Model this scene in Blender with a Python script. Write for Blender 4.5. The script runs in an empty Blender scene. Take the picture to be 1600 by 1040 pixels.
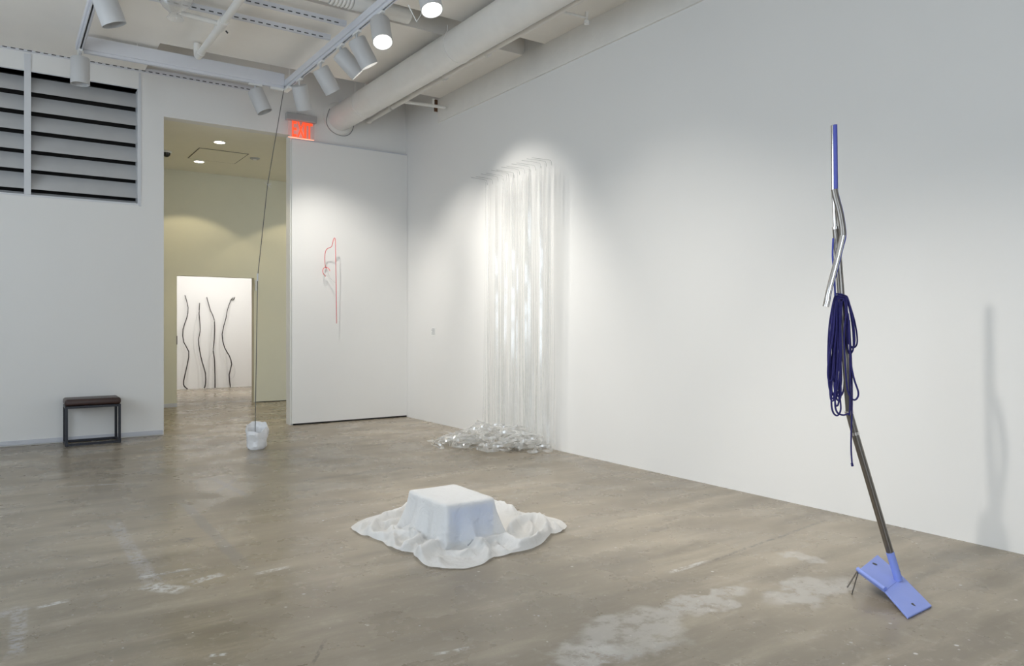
import bpy, bmesh, math, random
from mathutils import Vector, Matrix, noise

# ------------------------------------------------------------------ camera, light, exposure
scene = bpy.context.scene
C = scene.collection
F, TH, Y0, H = 1165.0, 0.6014, 508.9, 1.30          # focal length in px, yaw, horizon row, eye height
cam_d = bpy.data.cameras.new('camera')
cam = bpy.data.objects.new('camera', cam_d); C.objects.link(cam)
cam.location = (0, 0, H)
cam.rotation_euler = (math.pi / 2, 0, -TH)
cam_d.sensor_fit = 'HORIZONTAL'; cam_d.sensor_width = 36.0
cam_d.lens = 36.0 * F / 1600.0
cam_d.shift_y = -(520.0 - Y0) / 1600.0
cam_d.clip_end = 100
scene.camera = cam
scene.view_settings.view_transform = 'Standard'
scene.view_settings.look = 'None'
scene.view_settings.gamma = 1.0
scene.view_settings.use_curve_mapping = False
scene.view_settings.exposure = 0.20

world = bpy.data.worlds.new('sky'); scene.world = world
world.use_nodes = True
bg = world.node_tree.nodes['Background']
bg.inputs[0].default_value = (0.775, 0.885, 1.0, 1); bg.inputs[1].default_value = 3.3

XL, XR, YB, YF = -3.0, 4.80, 9.70, -4.0             # room: left, right, back wall, window wall
# the window openings behind the camera: daylight portals (they only guide the sky's light)
WINDOWS = [(-2.7, -0.3, 0.5, 3.9), (-0.1, 2.2, 0.5, 3.9)]
SIDE_WINDOWS = [(0.8, 2.8, 0.9, 3.6), (3.3, 5.3, 0.9, 3.6), (5.8, 7.8, 0.9, 3.6)]     # in the left wall, out of frame
for (x0, x1, z0, z1) in WINDOWS:
    ld = bpy.data.lights.new('window_portal', 'AREA'); ld.shape = 'RECTANGLE'
    ld.size = x1 - x0; ld.size_y = z1 - z0; ld.cycles.is_portal = True
    lo = bpy.data.objects.new('window_portal', ld); C.objects.link(lo)
    lo.location = ((x0 + x1) / 2, YF - 0.1, (z0 + z1) / 2); lo.rotation_euler = (math.pi / 2, 0, 0)

for (y0, y1, z0, z1) in SIDE_WINDOWS:
    ld = bpy.data.lights.new('window_portal', 'AREA'); ld.shape = 'RECTANGLE'
    ld.size = y1 - y0; ld.size_y = z1 - z0; ld.cycles.is_portal = True
    lo = bpy.data.objects.new('window_portal', ld); C.objects.link(lo)
    lo.location = (XL - 0.1, (y0 + y1) / 2, (z0 + z1) / 2); lo.rotation_euler = (math.pi / 2, 0, -math.pi / 2)

SPOT_WALL, SPOT_FLOOR = 285.0, 300.0
LAMP = (1.0, 0.96, 0.895)
WARM = (1.0, 0.86, 0.55)

# ------------------------------------------------------------------ pixel helpers (photo frame 1600 x 1040)
def ray(x, y):
    a = (x - 800) / F; b = -(y - Y0) / F; c, s = math.cos(TH), math.sin(TH)
    return Vector((s + a * c, c - a * s, b))
def on_z(x, y, z=0.0):
    d = ray(x, y); return Vector((0, 0, H)) + d * ((z - H) / d.z)
def on_y(x, y, Y):
    d = ray(x, y); return Vector((0, 0, H)) + d * (Y / d.y)
def on_x(x, y, X):
    d = ray(x, y); return Vector((0, 0, H)) + d * (X / d.x)
def at_d(x, y, dep):
    return Vector((0, 0, H)) + ray(x, y) * dep

# ------------------------------------------------------------------ materials
def new_mat(name):
    m = bpy.data.materials.new(name); m.use_nodes = True
    nt = m.node_tree; return m, nt, nt.nodes['Principled BSDF']
def plain(name, col, rough=0.5, metal=0.0, var=0.06, scale=6.0, bump=0.0, bscale=60.0, spec=0.5):
    m, nt, p = new_mat(name); N, L = nt.nodes, nt.links
    tc = N.new('ShaderNodeTexCoord')
    nz = N.new('ShaderNodeTexNoise'); nz.inputs['Scale'].default_value = scale; nz.inputs['Detail'].default_value = 4
    L.new(tc.outputs['Object'], nz.inputs['Vector'])
    mx = N.new('ShaderNodeMix'); mx.data_type = 'RGBA'
    mx.inputs[6].default_value = (*[c * (1 - var) for c in col], 1); mx.inputs[7].default_value = (*[min(1, c * (1 + var)) for c in col], 1)
    L.new(nz.outputs[0], mx.inputs[0]); L.new(mx.outputs[2], p.inputs['Base Color'])
    p.inputs['Roughness'].default_value = rough; p.inputs['Metallic'].default_value = metal
    p.inputs['Specular IOR Level'].default_value = spec
    if bump:
        n2 = N.new('ShaderNodeTexNoise'); n2.inputs['Scale'].default_value = bscale; n2.inputs['Detail'].default_value = 3
        L.new(tc.outputs['Object'], n2.inputs['Vector'])
        b = N.new('ShaderNodeBump'); b.inputs['Strength'].default_value = bump; b.inputs['Distance'].default_value = 0.01
        L.new(n2.outputs[0], b.inputs['Height']); L.new(b.outputs[0], p.inputs['Normal'])
    return m
def emit(name, col, strength):
    m, nt, p = new_mat(name)
    p.inputs['Base Color'].default_value = (*col, 1)
    p.inputs['Emission Color'].default_value = (*col, 1); p.inputs['Emission Strength'].default_value = strength
    return m
def sheer(name, col, transp, gloss=0.1, rough=0.2, transl=0.4, wrinkle=0.0):
    m, nt, p = new_mat(name); N, L = nt.nodes, nt.links
    out = N['Material Output']; N.remove(p)
    d = N.new('ShaderNodeBsdfDiffuse'); d.inputs[0].default_value = (*col, 1)
    t = N.new('ShaderNodeBsdfTranslucent'); t.inputs[0].default_value = (*col, 1)
    g = N.new('ShaderNodeBsdfGlossy'); g.inputs['Roughness'].default_value = rough
    x = N.new('ShaderNodeBsdfTransparent')
    if wrinkle:
        tc = N.new('ShaderNodeTexCoord'); nz = N.new('ShaderNodeTexNoise'); nz.inputs['Scale'].default_value = 11; nz.inputs['Detail'].default_value = 5; nz.inputs['Distortion'].default_value = 1.2
        L.new(tc.outputs['Object'], nz.inputs['Vector'])
        b = N.new('ShaderNodeBump'); b.inputs['Strength'].default_value = wrinkle; b.inputs['Distance'].default_value = 0.03
        L.new(nz.outputs[0], b.inputs['Height'])
        for q in (d, t, g): L.new(b.outputs[0], q.inputs['Normal'])
    def mix(f, a, b):
        n = N.new('ShaderNodeMixShader'); n.inputs[0].default_value = f
        L.new(a.outputs[0], n.inputs[1]); L.new(b.outputs[0], n.inputs[2]); return n
    r = mix(transp, mix(gloss, mix(transl, d, t), g), x)
    L.new(r.outputs[0], out.inputs[0]); return m

M = {}
M['wall'] = plain('white_wall_paint', (0.80, 0.79, 0.768), 0.75, var=0.015, scale=1.2, bump=0.03, bscale=140, spec=0.2)
M['wallold'] = plain('old_white_paint', (0.80, 0.78, 0.74), 0.75, var=0.06, scale=5, bump=0.25, bscale=25, spec=0.2)
M['ceil'] = plain('ceiling_paint', (0.92, 0.885, 0.83), 0.8, var=0.06, scale=1.5, bump=0.15, bscale=18, spec=0.2)
M['vest'] = plain('vestibule_paint', (0.72, 0.70, 0.58), 0.8, var=0.02, spec=0.2)
M['vestceil'] = plain('vestibule_ceiling_paint', (0.84, 0.81, 0.70), 0.8, var=0.02, spec=0.2)
M['base'] = plain('grey_baseboard_paint', (0.58, 0.59, 0.63), 0.5, var=0.05)
M['pipe'] = plain('white_pipe_paint', (0.80, 0.78, 0.74), 0.45, var=0.05, scale=9, bump=0.1, bscale=40)
M['track'] = plain('white_track_metal', (0.70, 0.71, 0.75), 0.4, var=0.03)
M['can'] = plain('white_lamp_metal', (0.56, 0.56, 0.56), 0.45, var=0.02)
M['dark'] = plain('dark_gap', (0.02, 0.018, 0.017), 0.9)
M['slot'] = plain('dark_slot', (0.06, 0.06, 0.06), 0.8)
M['louvre'] = plain('grey_louvre_paint', (0.56, 0.56, 0.56), 0.55, var=0.09, scale=4)
M['louvreframe'] = plain('louvre_frame_paint', (0.66, 0.67, 0.69), 0.5, var=0.03)
M['black'] = plain('black_steel', (0.008, 0.009, 0.016), 0.36, metal=0.0, var=0.3)
M['leather'] = plain('brown_leather', (0.045, 0.022, 0.018), 0.38, var=0.35, scale=20, bump=0.15, bscale=200)
M['steel'] = plain('dull_steel', (0.25, 0.23, 0.21), 0.28, metal=1.0, var=0.12, scale=14)
M['chrome'] = plain('chrome', (0.72, 0.70, 0.68), 0.12, metal=1.0, var=0.05)
M['blue'] = plain('periwinkle_paint', (0.25, 0.325, 0.74), 0.45, var=0.06, scale=10, bump=0.04)
M['bluetube'] = plain('ultramarine_paint_and_reflection', (0.05, 0.065, 0.33), 0.22, var=0.08)
M['rope'] = plain('navy_rope', (0.014, 0.012, 0.125), 0.7, var=0.35, scale=90, bump=0.6, bscale=300)
M['wire'] = plain('grey_wire', (0.10, 0.10, 0.10), 0.5)
M['pin'] = plain('grey_pin_wire', (0.27, 0.27, 0.26), 0.5)
M['thread'] = plain('pale_thread', (0.7, 0.7, 0.68), 0.5)
M['redwire'] = plain('red_wire', (0.70, 0.06, 0.06), 0.45, var=0.05)
M['plaster'] = plain('white_plaster', (0.82, 0.82, 0.83), 0.6, var=0.04, scale=18, bump=0.4, bscale=45)
M['branch'] = plain('dark_wood', (0.035, 0.028, 0.025), 0.6, var=0.7, scale=9)
M['wood'] = plain('brown_wood', (0.12, 0.055, 0.025), 0.7, var=0.2)
M['foam'] = plain('pale_blue_foam', (0.16, 0.42, 1.0), 0.7, var=0.03)
M['card'] = plain('label_card', (0.82, 0.82, 0.80), 0.6, var=0.01)
M['ink'] = plain('grey_print', (0.22, 0.22, 0.22), 0.7)
M['exitgrey'] = plain('grey_sign_housing', (0.42, 0.42, 0.42), 0.4)
M['white'] = plain('white_plastic', (0.82, 0.82, 0.80), 0.4, var=0.01)
M['glassblack'] = plain('black_dome', (0.01, 0.01, 0.01), 0.08)
M['lens'] = emit('lit_lens', (1.0, 0.97, 0.90), 5.0)
M['down'] = emit('lit_downlight', (1.0, 0.93, 0.75), 12.0)
M['exitred'] = emit('lit_red_letter', (1.0, 0.10, 0.03), 0.62)
M['exitlamp'] = emit('lit_orange_strip', (1.0, 0.38, 0.25), 1.4)
M['acrylic'] = sheer('clear_acrylic', (0.9, 0.80, 0.79), 0.80, 0.2, 0.15, 0.3)
M['cloth'] = sheer('sheer_white_cloth', (0.93, 0.93, 0.925), 0.20, 0.04, 0.45, 0.25, wrinkle=.55)
M['film'] = sheer('clear_film', (0.92, 0.93, 0.91), 0.60, 0.40, 0.16, 0.45)
M['filmpile'] = sheer('clear_film_curls', (0.94, 0.95, 0.93), 0.50, 0.5, 0.07, 0.4)
M['wrap'] = sheer('plastic_wrap', (0.85, 0.85, 0.83), 0.6, 0.4, 0.2, 0.5)

def floor_mat():
    m, nt, p = new_mat('concrete_floor'); N, L = nt.nodes, nt.links
    tc = N.new('ShaderNodeTexCoord'); P = tc.outputs['Object']
    def val(s): return s
    def nz(scale, detail=5, vec=None, rough=0.55):
        n = N.new('ShaderNodeTexNoise'); n.inputs['Scale'].default_value = scale; n.inputs['Detail'].default_value = detail
        n.inputs['Roughness'].default_value = rough; L.new(vec or P, n.inputs['Vector']); return n.outputs[0]
    def math_(op, a, b=0.0):
        n = N.new('ShaderNodeMath'); n.operation = op
        for i, v in enumerate((a, b)):
            if isinstance(v, (int, float)): n.inputs[i].default_value = v
            else: L.new(v, n.inputs[i])
        return n.outputs[0]
    def ramp(v, a, b, lo=0.0, hi=1.0):
        n = N.new('ShaderNodeMapRange'); n.interpolation_type = 'SMOOTHSTEP'
        n.inputs[1].default_value = a; n.inputs[2].default_value = b; n.inputs[3].default_value = lo; n.inputs[4].default_value = hi
        L.new(v, n.inputs[0]); return n.outputs[0]
    def mixc(f, a, b):
        n = N.new('ShaderNodeMix'); n.data_type = 'RGBA'
        if isinstance(f, (int, float)): n.inputs[0].default_value = f
        else: L.new(f, n.inputs[0])
        for i, v in ((6, a), (7, b)):
            if isinstance(v, tuple): n.inputs[i].default_value = (*v, 1)
            else: L.new(v, n.inputs[i])
        return n.outputs[2]
    # a wobbled copy of the position for torn stain outlines
    nv = N.new('ShaderNodeTexNoise'); nv.inputs['Scale'].default_value = 7.0; nv.inputs['Detail'].default_value = 6; L.new(P, nv.inputs['Vector'])
    sub = N.new('ShaderNodeVectorMath'); sub.operation = 'SUBTRACT'; L.new(nv.outputs[1], sub.inputs[0]); sub.inputs[1].default_value = (.5, .5, .5)
    sc = N.new('ShaderNodeVectorMath'); sc.operation = 'SCALE'; L.new(sub.outputs[0], sc.inputs[0]); sc.inputs[3].default_value = 0.30
    ad = N.new('ShaderNodeVectorMath'); ad.operation = 'ADD'; L.new(P, ad.inputs[0]); L.new(sc.outputs[0], ad.inputs[1])
    W = ad.outputs[0]
    sc2 = N.new('ShaderNodeVectorMath'); sc2.operation = 'SCALE'; L.new(sub.outputs[0], sc2.inputs[0]); sc2.inputs[3].default_value = 0.04
    ad2 = N.new('ShaderNodeVectorMath'); ad2.operation = 'ADD'; L.new(P, ad2.inputs[0]); L.new(sc2.outputs[0], ad2.inputs[1])
    W2 = ad2.outputs[0]
    def local(a, b, w, vec):
        """mask of a stripe from a to b (floor points), half width w"""
        c = (a + b) / 2; d = b - a; ln = d.length / 2; ang = math.atan2(d.y, d.x)
        mp = N.new('ShaderNodeMapping'); mp.vector_type = 'TEXTURE'
        mp.inputs['Location'].default_value = (c.x, c.y, 0); mp.inputs['Rotation'].default_value = (0, 0, ang)
        mp.inputs['Scale'].default_value = (ln, w, 1); L.new(vec, mp.inputs[0])
        sp = N.new('ShaderNodeSeparateXYZ'); L.new(mp.outputs[0], sp.inputs[0])
        return sp.outputs[0], sp.outputs[1]
    def stripe(pa, pb, w, soft=0.35, vec=None):
        x, y = local(on_z(*pa), on_z(*pb), w, vec or W2)
        mx = math_('MAXIMUM', math_('ABSOLUTE', x), math_('ABSOLUTE', y))
        return ramp(mx, 1 + soft, 1 - soft)
    def blob(pa, pb, w, soft=0.2, vec=None):
        x, y = local(on_z(*pa), on_z(*pb), w, vec or W)
        r = math_('SQRT', math_('ADD', math_('MULTIPLY', x, x), math_('MULTIPLY', y, y)))
        return ramp(r, 1 + soft, 1 - soft)
    big = nz(0.55, 4); mid = nz(2.3, 6); fine = nz(16, 6, rough=0.7)
    stretch = N.new('ShaderNodeMapping'); stretch.inputs['Rotation'].default_value = (0, 0, TH); stretch.inputs['Scale'].default_value = (0.6, 3.2, 1)
    L.new(P, stretch.inputs[0]); streak = nz(1.6, 7, stretch.outputs[0], 0.62)
    col = mixc(ramp(big, .36, .62), (0.225, 0.187, 0.135), (0.385, 0.325, 0.242))
    col = mixc(ramp(mid, .30, .80, 0, .55), col, (0.35, 0.307, 0.243))
    col = mixc(ramp(streak, .40, .74, 0, .85), col, (0.20, 0.168, 0.125))
    col = mixc(ramp(streak, .48, .24, 0, .5), col, (0.50, 0.44, 0.342))
    col = mixc(ramp(fine, .52, .75, 0, .35), col, (0.52, 0.48, 0.41))
    grain = nz(70, 3, rough=0.8); col = mixc(ramp(grain, .45, .75, 0, .30), col, (0.22, 0.19, 0.145))
    pale = (0.58, 0.56, 0.53); chalk = (0.64, 0.63, 0.61); darkc = (0.115, 0.105, 0.09); tape = (0.30, 0.29, 0.285)
    breakup = ramp(nz(9, 8, rough=0.7), .34, .56)
    breakf = ramp(nz(30, 6, rough=0.7), .40, .58)
    for a, b, w in [((930, 1030), (1040, 955), .20), ((1045, 960), (1165, 915), .10), ((860, 1045), (960, 1010), .10), ((1205, 942), (1325, 905), .13), ((1225, 862), (1290, 880), .06)]:
        col = mixc(math_('MULTIPLY', blob(a, b, w), math_('MULTIPLY', ramp(breakup, 0, 1, .2, 1), .52)), col, pale)
    for a, b, w in [((284, 782), (378, 880), .035), ((332, 746), (385, 774), .03), ((340, 768), (368, 748), .02)]:
        col = mixc(math_('MULTIPLY', stripe(a, b, w), .55), col, (0.21, 0.195, 0.18))
    for a, b, w in [((180, 818), (236, 906), .04), ((30, 950), (25, 1020), .03), ((-20, 968), (36, 948), .04)]:
        col = mixc(math_('MULTIPLY', stripe(a, b, w), math_('MULTIPLY', breakf, .5)), col, (0.50, 0.49, 0.50))
    for a, b, w in [((218, 902), (300, 888), .02), ((230, 915), (285, 922), .05), ((300, 910), (345, 897), .03), ((400, 896), (450, 886), .02), ((60, 948), (105, 938), .02), ((1050, 893), (1102, 877), .018), ((680, 1022), (735, 1010), .012), ((330, 1023), (352, 1022), .012), ((100, 760), (195, 755), .015)]:
        col = mixc(math_('MULTIPLY', stripe(a, b, w), math_('MULTIPLY', breakf, .75)), col, chalk)
    for a, b, w in [((240, 899), (298, 890), .008), ((484, 1045), (509, 1001), .008), ((1100, 880), (1290, 812), .012), ((250, 812), (262, 812), .02), ((280, 843), (302, 843), .05), ((405, 690), (470, 688), .02)]:
        col = mixc(math_('MULTIPLY', stripe(a, b, w), math_('MULTIPLY', breakf, .7)), col, darkc)
    for a, b, w in [((1060, 835), (1240, 800), .35), ((930, 740), (1060, 770), .12)]:
        col = mixc(math_('MULTIPLY', blob(a, b, w, .7), .30), col, (0.25, 0.215, 0.17))
    # paint drips and specks
    def specks(scale, thr, c, amount, gate):
        nonlocal col
        v = N.new('ShaderNodeTexVoronoi'); v.inputs['Scale'].default_value = scale; L.new(W2, v.inputs['Vector'])
        pick = N.new('ShaderNodeSeparateXYZ'); L.new(v.outputs['Color'], pick.inputs[0])
        on = math_('MULTIPLY', math_('GREATER_THAN', pick.outputs[0], gate), ramp(v.outputs['Distance'], thr, thr * .5))
        col = mixc(math_('MULTIPLY', on, amount), col, c)
    specks(9, .10, (0.66, 0.65, 0.62), .8, .72)
    specks(22, .13, (0.60, 0.58, 0.54), .7, .80)
    specks(14, .11, darkc, .6, .80)
    L.new(col, p.inputs['Base Color'])
    L.new(ramp(mid, .3, .7, .20, .38), p.inputs['Roughness'])
    p.inputs['Specular IOR Level'].default_value = 0.5
    b = N.new('ShaderNodeBump'); b.inputs['Strength'].default_value = 0.12; b.inputs['Distance'].default_value = 0.01
    L.new(nz(5, 5), b.inputs['Height']); L.new(b.outputs[0], p.inputs['Normal'])
    return m
M['floor'] = floor_mat()

# ------------------------------------------------------------------ mesh helpers
def box(bm, x0, x1, y0, y1, z0, z1, mat=None):
    v = [bm.verts.new(((x0, x1)[i & 1], (y0, y1)[(i >> 1) & 1], (z0, z1)[(i >> 2) & 1])) for i in range(8)]
    if mat is not None:
        for q in v: q.co = mat @ q.co
    for f in ((0, 2, 3, 1), (4, 5, 7, 6), (0, 1, 5, 4), (2, 6, 7, 3), (0, 4, 6, 2), (1, 3, 7, 5)):
        bm.faces.new([v[i] for i in f])
def tube(bm, pts, r, seg=8, closed=False, caps=True):
    pts = [Vector(p) for p in pts]; n = len(pts)
    rr = r if isinstance(r, (list, tuple)) else [r] * n
    rings = []; up = None
    for i in range(n):
        a = pts[(i - 1) % n] if (closed or i > 0) else pts[i]
        b = pts[(i + 1) % n] if (closed or i < n - 1) else pts[i]
        t = (b - a)
        t = t.normalized() if t.length > 1e-9 else Vector((0, 0, 1))
        if up is None:
            up = Vector((0, 0, 1)) if abs(t.z) < 0.9 else Vector((1, 0, 0))
        u = up - t * up.dot(t)
        if u.length < 1e-4: u = t.orthogonal()
        u.normalize(); up = u; w = t.cross(u)
        rings.append([bm.verts.new(pts[i] + (u * math.cos(2 * math.pi * k / seg) + w * math.sin(2 * math.pi * k / seg)) * rr[i]) for k in range(seg)])
    for i in range(n if closed else n - 1):
        A, B = rings[i], rings[(i + 1) % n]
        for k in range(seg):
            bm.faces.new((A[k], A[(k + 1) % seg], B[(k + 1) % seg], B[k]))
    if caps and not closed:
        bm.faces.new(rings[0][::-1]); bm.faces.new(rings[-1])
def lathe(bm, prof, seg=24, center=(0, 0, 0)):
    cx, cy, cz = center; rings = []
    for r, z in prof:
        if r < 1e-6: rings.append([bm.verts.new((cx, cy, cz + z))])
        else: rings.append([bm.verts.new((cx + r * math.cos(2 * math.pi * k / seg), cy + r * math.sin(2 * math.pi * k / seg), cz + z)) for k in range(seg)])
    for A, B in zip(rings, rings[1:]):
        for k in range(seg):
            k2 = (k + 1) % seg
            if len(A) == 1 and len(B) == 1: continue
            if len(A) == 1: bm.faces.new((A[0], B[k2], B[k]))
            elif len(B) == 1: bm.faces.new((A[k], A[k2], B[0]))
            else: bm.faces.new((A[k], A[k2], B[k2], B[k]))
def smooth_path(pts, sub=6, closed=False):
    pts = [Vector(p) for p in pts]; n = len(pts); out = []
    rng = range(n if closed else n - 1)
    for i in rng:
        p1, p2 = pts[i], pts[(i + 1) % n]
        p0 = pts[(i - 1) % n] if (closed or i > 0) else p1
        p3 = pts[(i + 2) % n] if (closed or i < n - 2) else p2
        for k in range(sub):
            t = k / sub
            out.append(0.5 * ((2 * p1) + (p2 - p0) * t + (2 * p0 - 5 * p1 + 4 * p2 - p3) * t * t + (3 * p1 - p0 - 3 * p2 + p3) * t ** 3))
    if not closed: out.append(pts[-1])
    return out
def obj(name, bm, mat, parent=None, smooth=False, bevel=0.0):
    bmesh.ops.recalc_face_normals(bm, faces=bm.faces)
    me = bpy.data.meshes.new(name); bm.to_mesh(me); bm.free()
    me.materials.append(M[mat] if isinstance(mat, str) else mat)
    if smooth:
        me.polygons.foreach_set('use_smooth', [True] * len(me.polygons))
        me.set_sharp_from_angle(angle=math.radians(40))
    o = bpy.data.objects.new(name, me); C.objects.link(o)
    if parent: o.parent = parent
    if bevel:
        b = o.modifiers.new('bevel', 'BEVEL'); b.width = bevel; b.segments = 2; b.limit_method = 'ANGLE'
    return o
def B(name, mat, dims, parent=None, bevel=0.0):
    bm = bmesh.new(); box(bm, *dims); return obj(name, bm, mat, parent, bevel=bevel)
def Tb(name, mat, pts, r, parent=None, seg=12, closed=False):
    bm = bmesh.new(); tube(bm, pts, r, seg, closed); return obj(name, bm, mat, parent, smooth=True)
def tag(o, label, cat, group=None):
    o['label'] = label; o['category'] = cat
    if group: o['group'] = group
    return o
def thing(name, label, cat, loc=(0, 0, 0), group=None):
    o = bpy.data.objects.new(name, None); C.objects.link(o); o.location = loc; o.empty_display_size = 0.1
    return tag(o, label, cat, group)
def struct(o):
    o['kind'] = 'structure'; return o
def rel(pts, o): return [Vector(p) - Vector(o) for p in pts]

# ------------------------------------------------------------------ the setting
ZC, ZT = 4.30, 4.75
YV, YFAR, ZV = 12.90, 16.45, 3.80
struct(B('floor', 'floor', (XL - .2, 9.0, YF - .2, YFAR + .2, -0.12, 0)))
wr = struct(B('wall_right', 'wall', (XR, XR + .2, YF - .2, YB + .2, 0, ZT + .1)))
B('upper_band', 'wallold', (XR - .025, XR + .01, YF, 8.70, 3.99, ZC + .02), wr)
B('wood_block', 'wood', (XR - .06, XR, 8.70, 8.735, 4.14, 4.29), wr)
B('band_end_strip', 'wallold', (XR - .012, XR + .002, 8.70, 8.715, 3.99, 4.14), wr)
# back wall: pieces round the louvre hole and the tall opening
OX0, OX1 = 1.61, 3.13
LX0, LX1, LZ0, LZ1 = -1.20, 1.335, 2.735, 4.075
bm = bmesh.new(); wt = 0.16
for d in [(XL - .2, OX0, 0, LZ0), (XL - .2, LX0, LZ0, ZT + .1), (LX1, OX0, LZ0, ZT + .1), (LX0, LX1, LZ1, ZT + .1), (OX0, OX1, ZV, ZT + .1), (OX1, XR + .2, 0, ZT + .1)]:
    box(bm, d[0], d[1], YB, YB + wt, d[2], d[3])
wb = struct(obj('wall_back', bm, 'wall'))
B('corner_trim', 'louvreframe', (LX1 + .005, LX1 + .03, YB - .008, YB, LZ0 - .03, 4.27), wb)
struct(B('baseboard_back', 'base', (XL, OX0 - .012, YB - .012, YB, 0.012, 0.058)))
bm = bmesh.new()
vs_ = [YF - .2] + [v for w in SIDE_WINDOWS for v in w[:2]] + [YB]
for i in range(0, len(vs_), 2): box(bm, XL - .2, XL, vs_[i], vs_[i + 1], 0, ZT + .1)
for (y0, y1, z0, z1) in SIDE_WINDOWS:
    box(bm, XL - .2, XL, y0, y1, 0, z0); box(bm, XL - .2, XL, y0, y1, z1, ZT + .1)
struct(obj('wall_left', bm, 'wall'))
for i, (y0, y1, z0, z1) in enumerate(SIDE_WINDOWS):
    bm = bmesh.new(); t = .05
    for d in [(y0, y1, z0, z0 + t), (y0, y1, z1 - t, z1), (y0, y0 + t, z0 + t, z1 - t), (y1 - t, y1, z0 + t, z1 - t), (y0 + t, y1 - t, 2.5, 2.54)]:
        box(bm, XL - .08, XL - .02, d[0], d[1], d[2], d[3])
    struct(obj('window_%d' % (i + 3), bm, 'track'))
# window wall behind the camera
bm = bmesh.new()
xs = [XL] + [v for w in WINDOWS for v in w[:2]] + [XR]
for i in range(0, len(xs), 2): box(bm, xs[i], xs[i + 1], YF - .2, YF, 0, ZT + .1)
for (x0, x1, z0, z1) in WINDOWS:
    box(bm, x0, x1, YF - .2, YF, 0, z0); box(bm, x0, x1, YF - .2, YF, z1, ZT + .1)
struct(obj('wall_front', bm, 'wall'))
for i, (x0, x1, z0, z1) in enumerate(WINDOWS):
    bm = bmesh.new(); t = .05
    for d in [(x0, x1, z0, z0 + t), (x0, x1, z1 - t, z1), (x0, x0 + t, z0 + t, z1 - t), (x1 - t, x1, z0 + t, z1 - t), ((x0 + x1) / 2 - .02, (x0 + x1) / 2 + .02, z0 + t, z1 - t), (x0 + t, x1 - t, 2.5, 2.54)]:
        box(bm, d[0], d[1], YF - .08, YF - .02, d[2], d[3])
    struct(obj('window_%d' % (i + 1), bm, 'track'))
# ceiling: high slab with planks below it
ce = struct(B('ceiling', 'ceil', (XL - .2, XR + .2, YF - .2, YB + .2, ZT, ZT + .15)))
ys = [(6.75, 8.64), (4.46, 6.35), (2.17, 4.06), (-0.12, 1.77), (-2.41, -0.52), (YF, -2.81)]
for a, b in ys: B('ceiling_plank', 'ceil', (XL, XR, a, b, ZC, ZT), ce)
B('ceiling_plank', 'ceil', (XL, 1.40, 8.64, YB, ZC, ZT), ce)
# vestibule
wv = bmesh.new()
DX0, DX1, DZ = 2.335, 3.545, 2.11
for d in [(1.42, DX0, 0, ZV), (DX0, DX1, DZ, ZV), (DX1, 6.2, 0, ZV)]: box(wv, d[0], d[1], YV, YV + .12, d[2], d[3])
wv = struct(obj('wall_vestibule', wv, 'vest'))
B('strike_plate', 'slot', (DX0 - .006, DX0 + .004, YV - .004, YV + .02, 1.0, 1.14), wv)
B('door_closer', 'track', (DX1 + .015, DX1 + .05, YV - .03, YV, 1.90, 2.08), wv)
struct(B('wall_vestibule_left', 'vest', (1.42, 1.54, YB + wt, YV, 0, ZV)))
struct(B('wall_vestibule_right', 'vest', (6.0, 6.2, YB + wt, YV, 0, ZV)))
struct(B('ceiling_vestibule', 'vestceil', (1.42, 6.2, YB + wt, YV + .12, ZV, ZV + .1)))
struct(B('baseboard_vestibule', 'base', (1.54, DX0, YV - .012, YV, 0.0, 0.062)))
struct(B('trim_1', 'dark', (DX1 + .01, 6.0, YV - .002, YV, 0.0, 0.012)))
# far gallery
struct(B('wall_far', 'wall', (1.0, 8.0, YFAR, YFAR + .15, 0, 3.6)))
struct(B('wall_far_left', 'wall', (1.0, 1.15, YV + .12, YFAR, 0, 3.6)))
struct(B('wall_far_right', 'wall', (7.9, 8.05, YV + .12, YFAR, 0, 3.6)))
bm = bmesh.new()
for d in [(1.15, DX0, 0, 3.6), (DX0, DX1, DZ, 3.6), (DX1, 7.9, 0, 3.6)]: box(bm, d[0], d[1], YV + .12, YV + .14, d[2], d[3])
struct(obj('wall_far_front', bm, 'wall'))
struct(B('ceiling_far', 'wall', (1.0, 8.05, YV + .12, YFAR + .15, 3.6, 3.7)))
# hatch lines in the vestibule ceiling
hatch = thing('access_hatch', 'flush square access hatch in vestibule ceiling between downlights', 'hatch', (2.64, 11.5, ZV))
B('door', 'vestceil', (-.33, .33, -.38, .38, -.006, -.001), hatch)
bm = bmesh.new()
for d in [(-.34, .34, -.39, -.38), (-.34, .34, .38, .39), (-.34, -.33, -.38, .38), (.33, .34, -.38, .38)]: box(bm, d[0], d[1], d[2], d[3], -.005, -.001)
obj('joint', bm, 'slot', hatch)

# ------------------------------------------------------------------ partition panel over the wall right of the opening
pp = thing('partition_panel', 'tall white panel on the wall under the exit sign', 'panel', (3.15, YB, 0))
B('board', 'wall', (0.0, 1.648, -.055, -.004, .022, 3.735), pp)
B('top_rail', 'base', (0.0, 1.648, -.05, 0, 3.735, 3.75), pp)
B('edge_strip', 'white', (-.012, 0, -.05, 0, .02, 3.735), pp)
B('floor_gap_shade', 'dark', (0.01, 1.645, -.045, -.02, .001, .021), pp)  # dark strip standing in for the shade below the board

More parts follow.
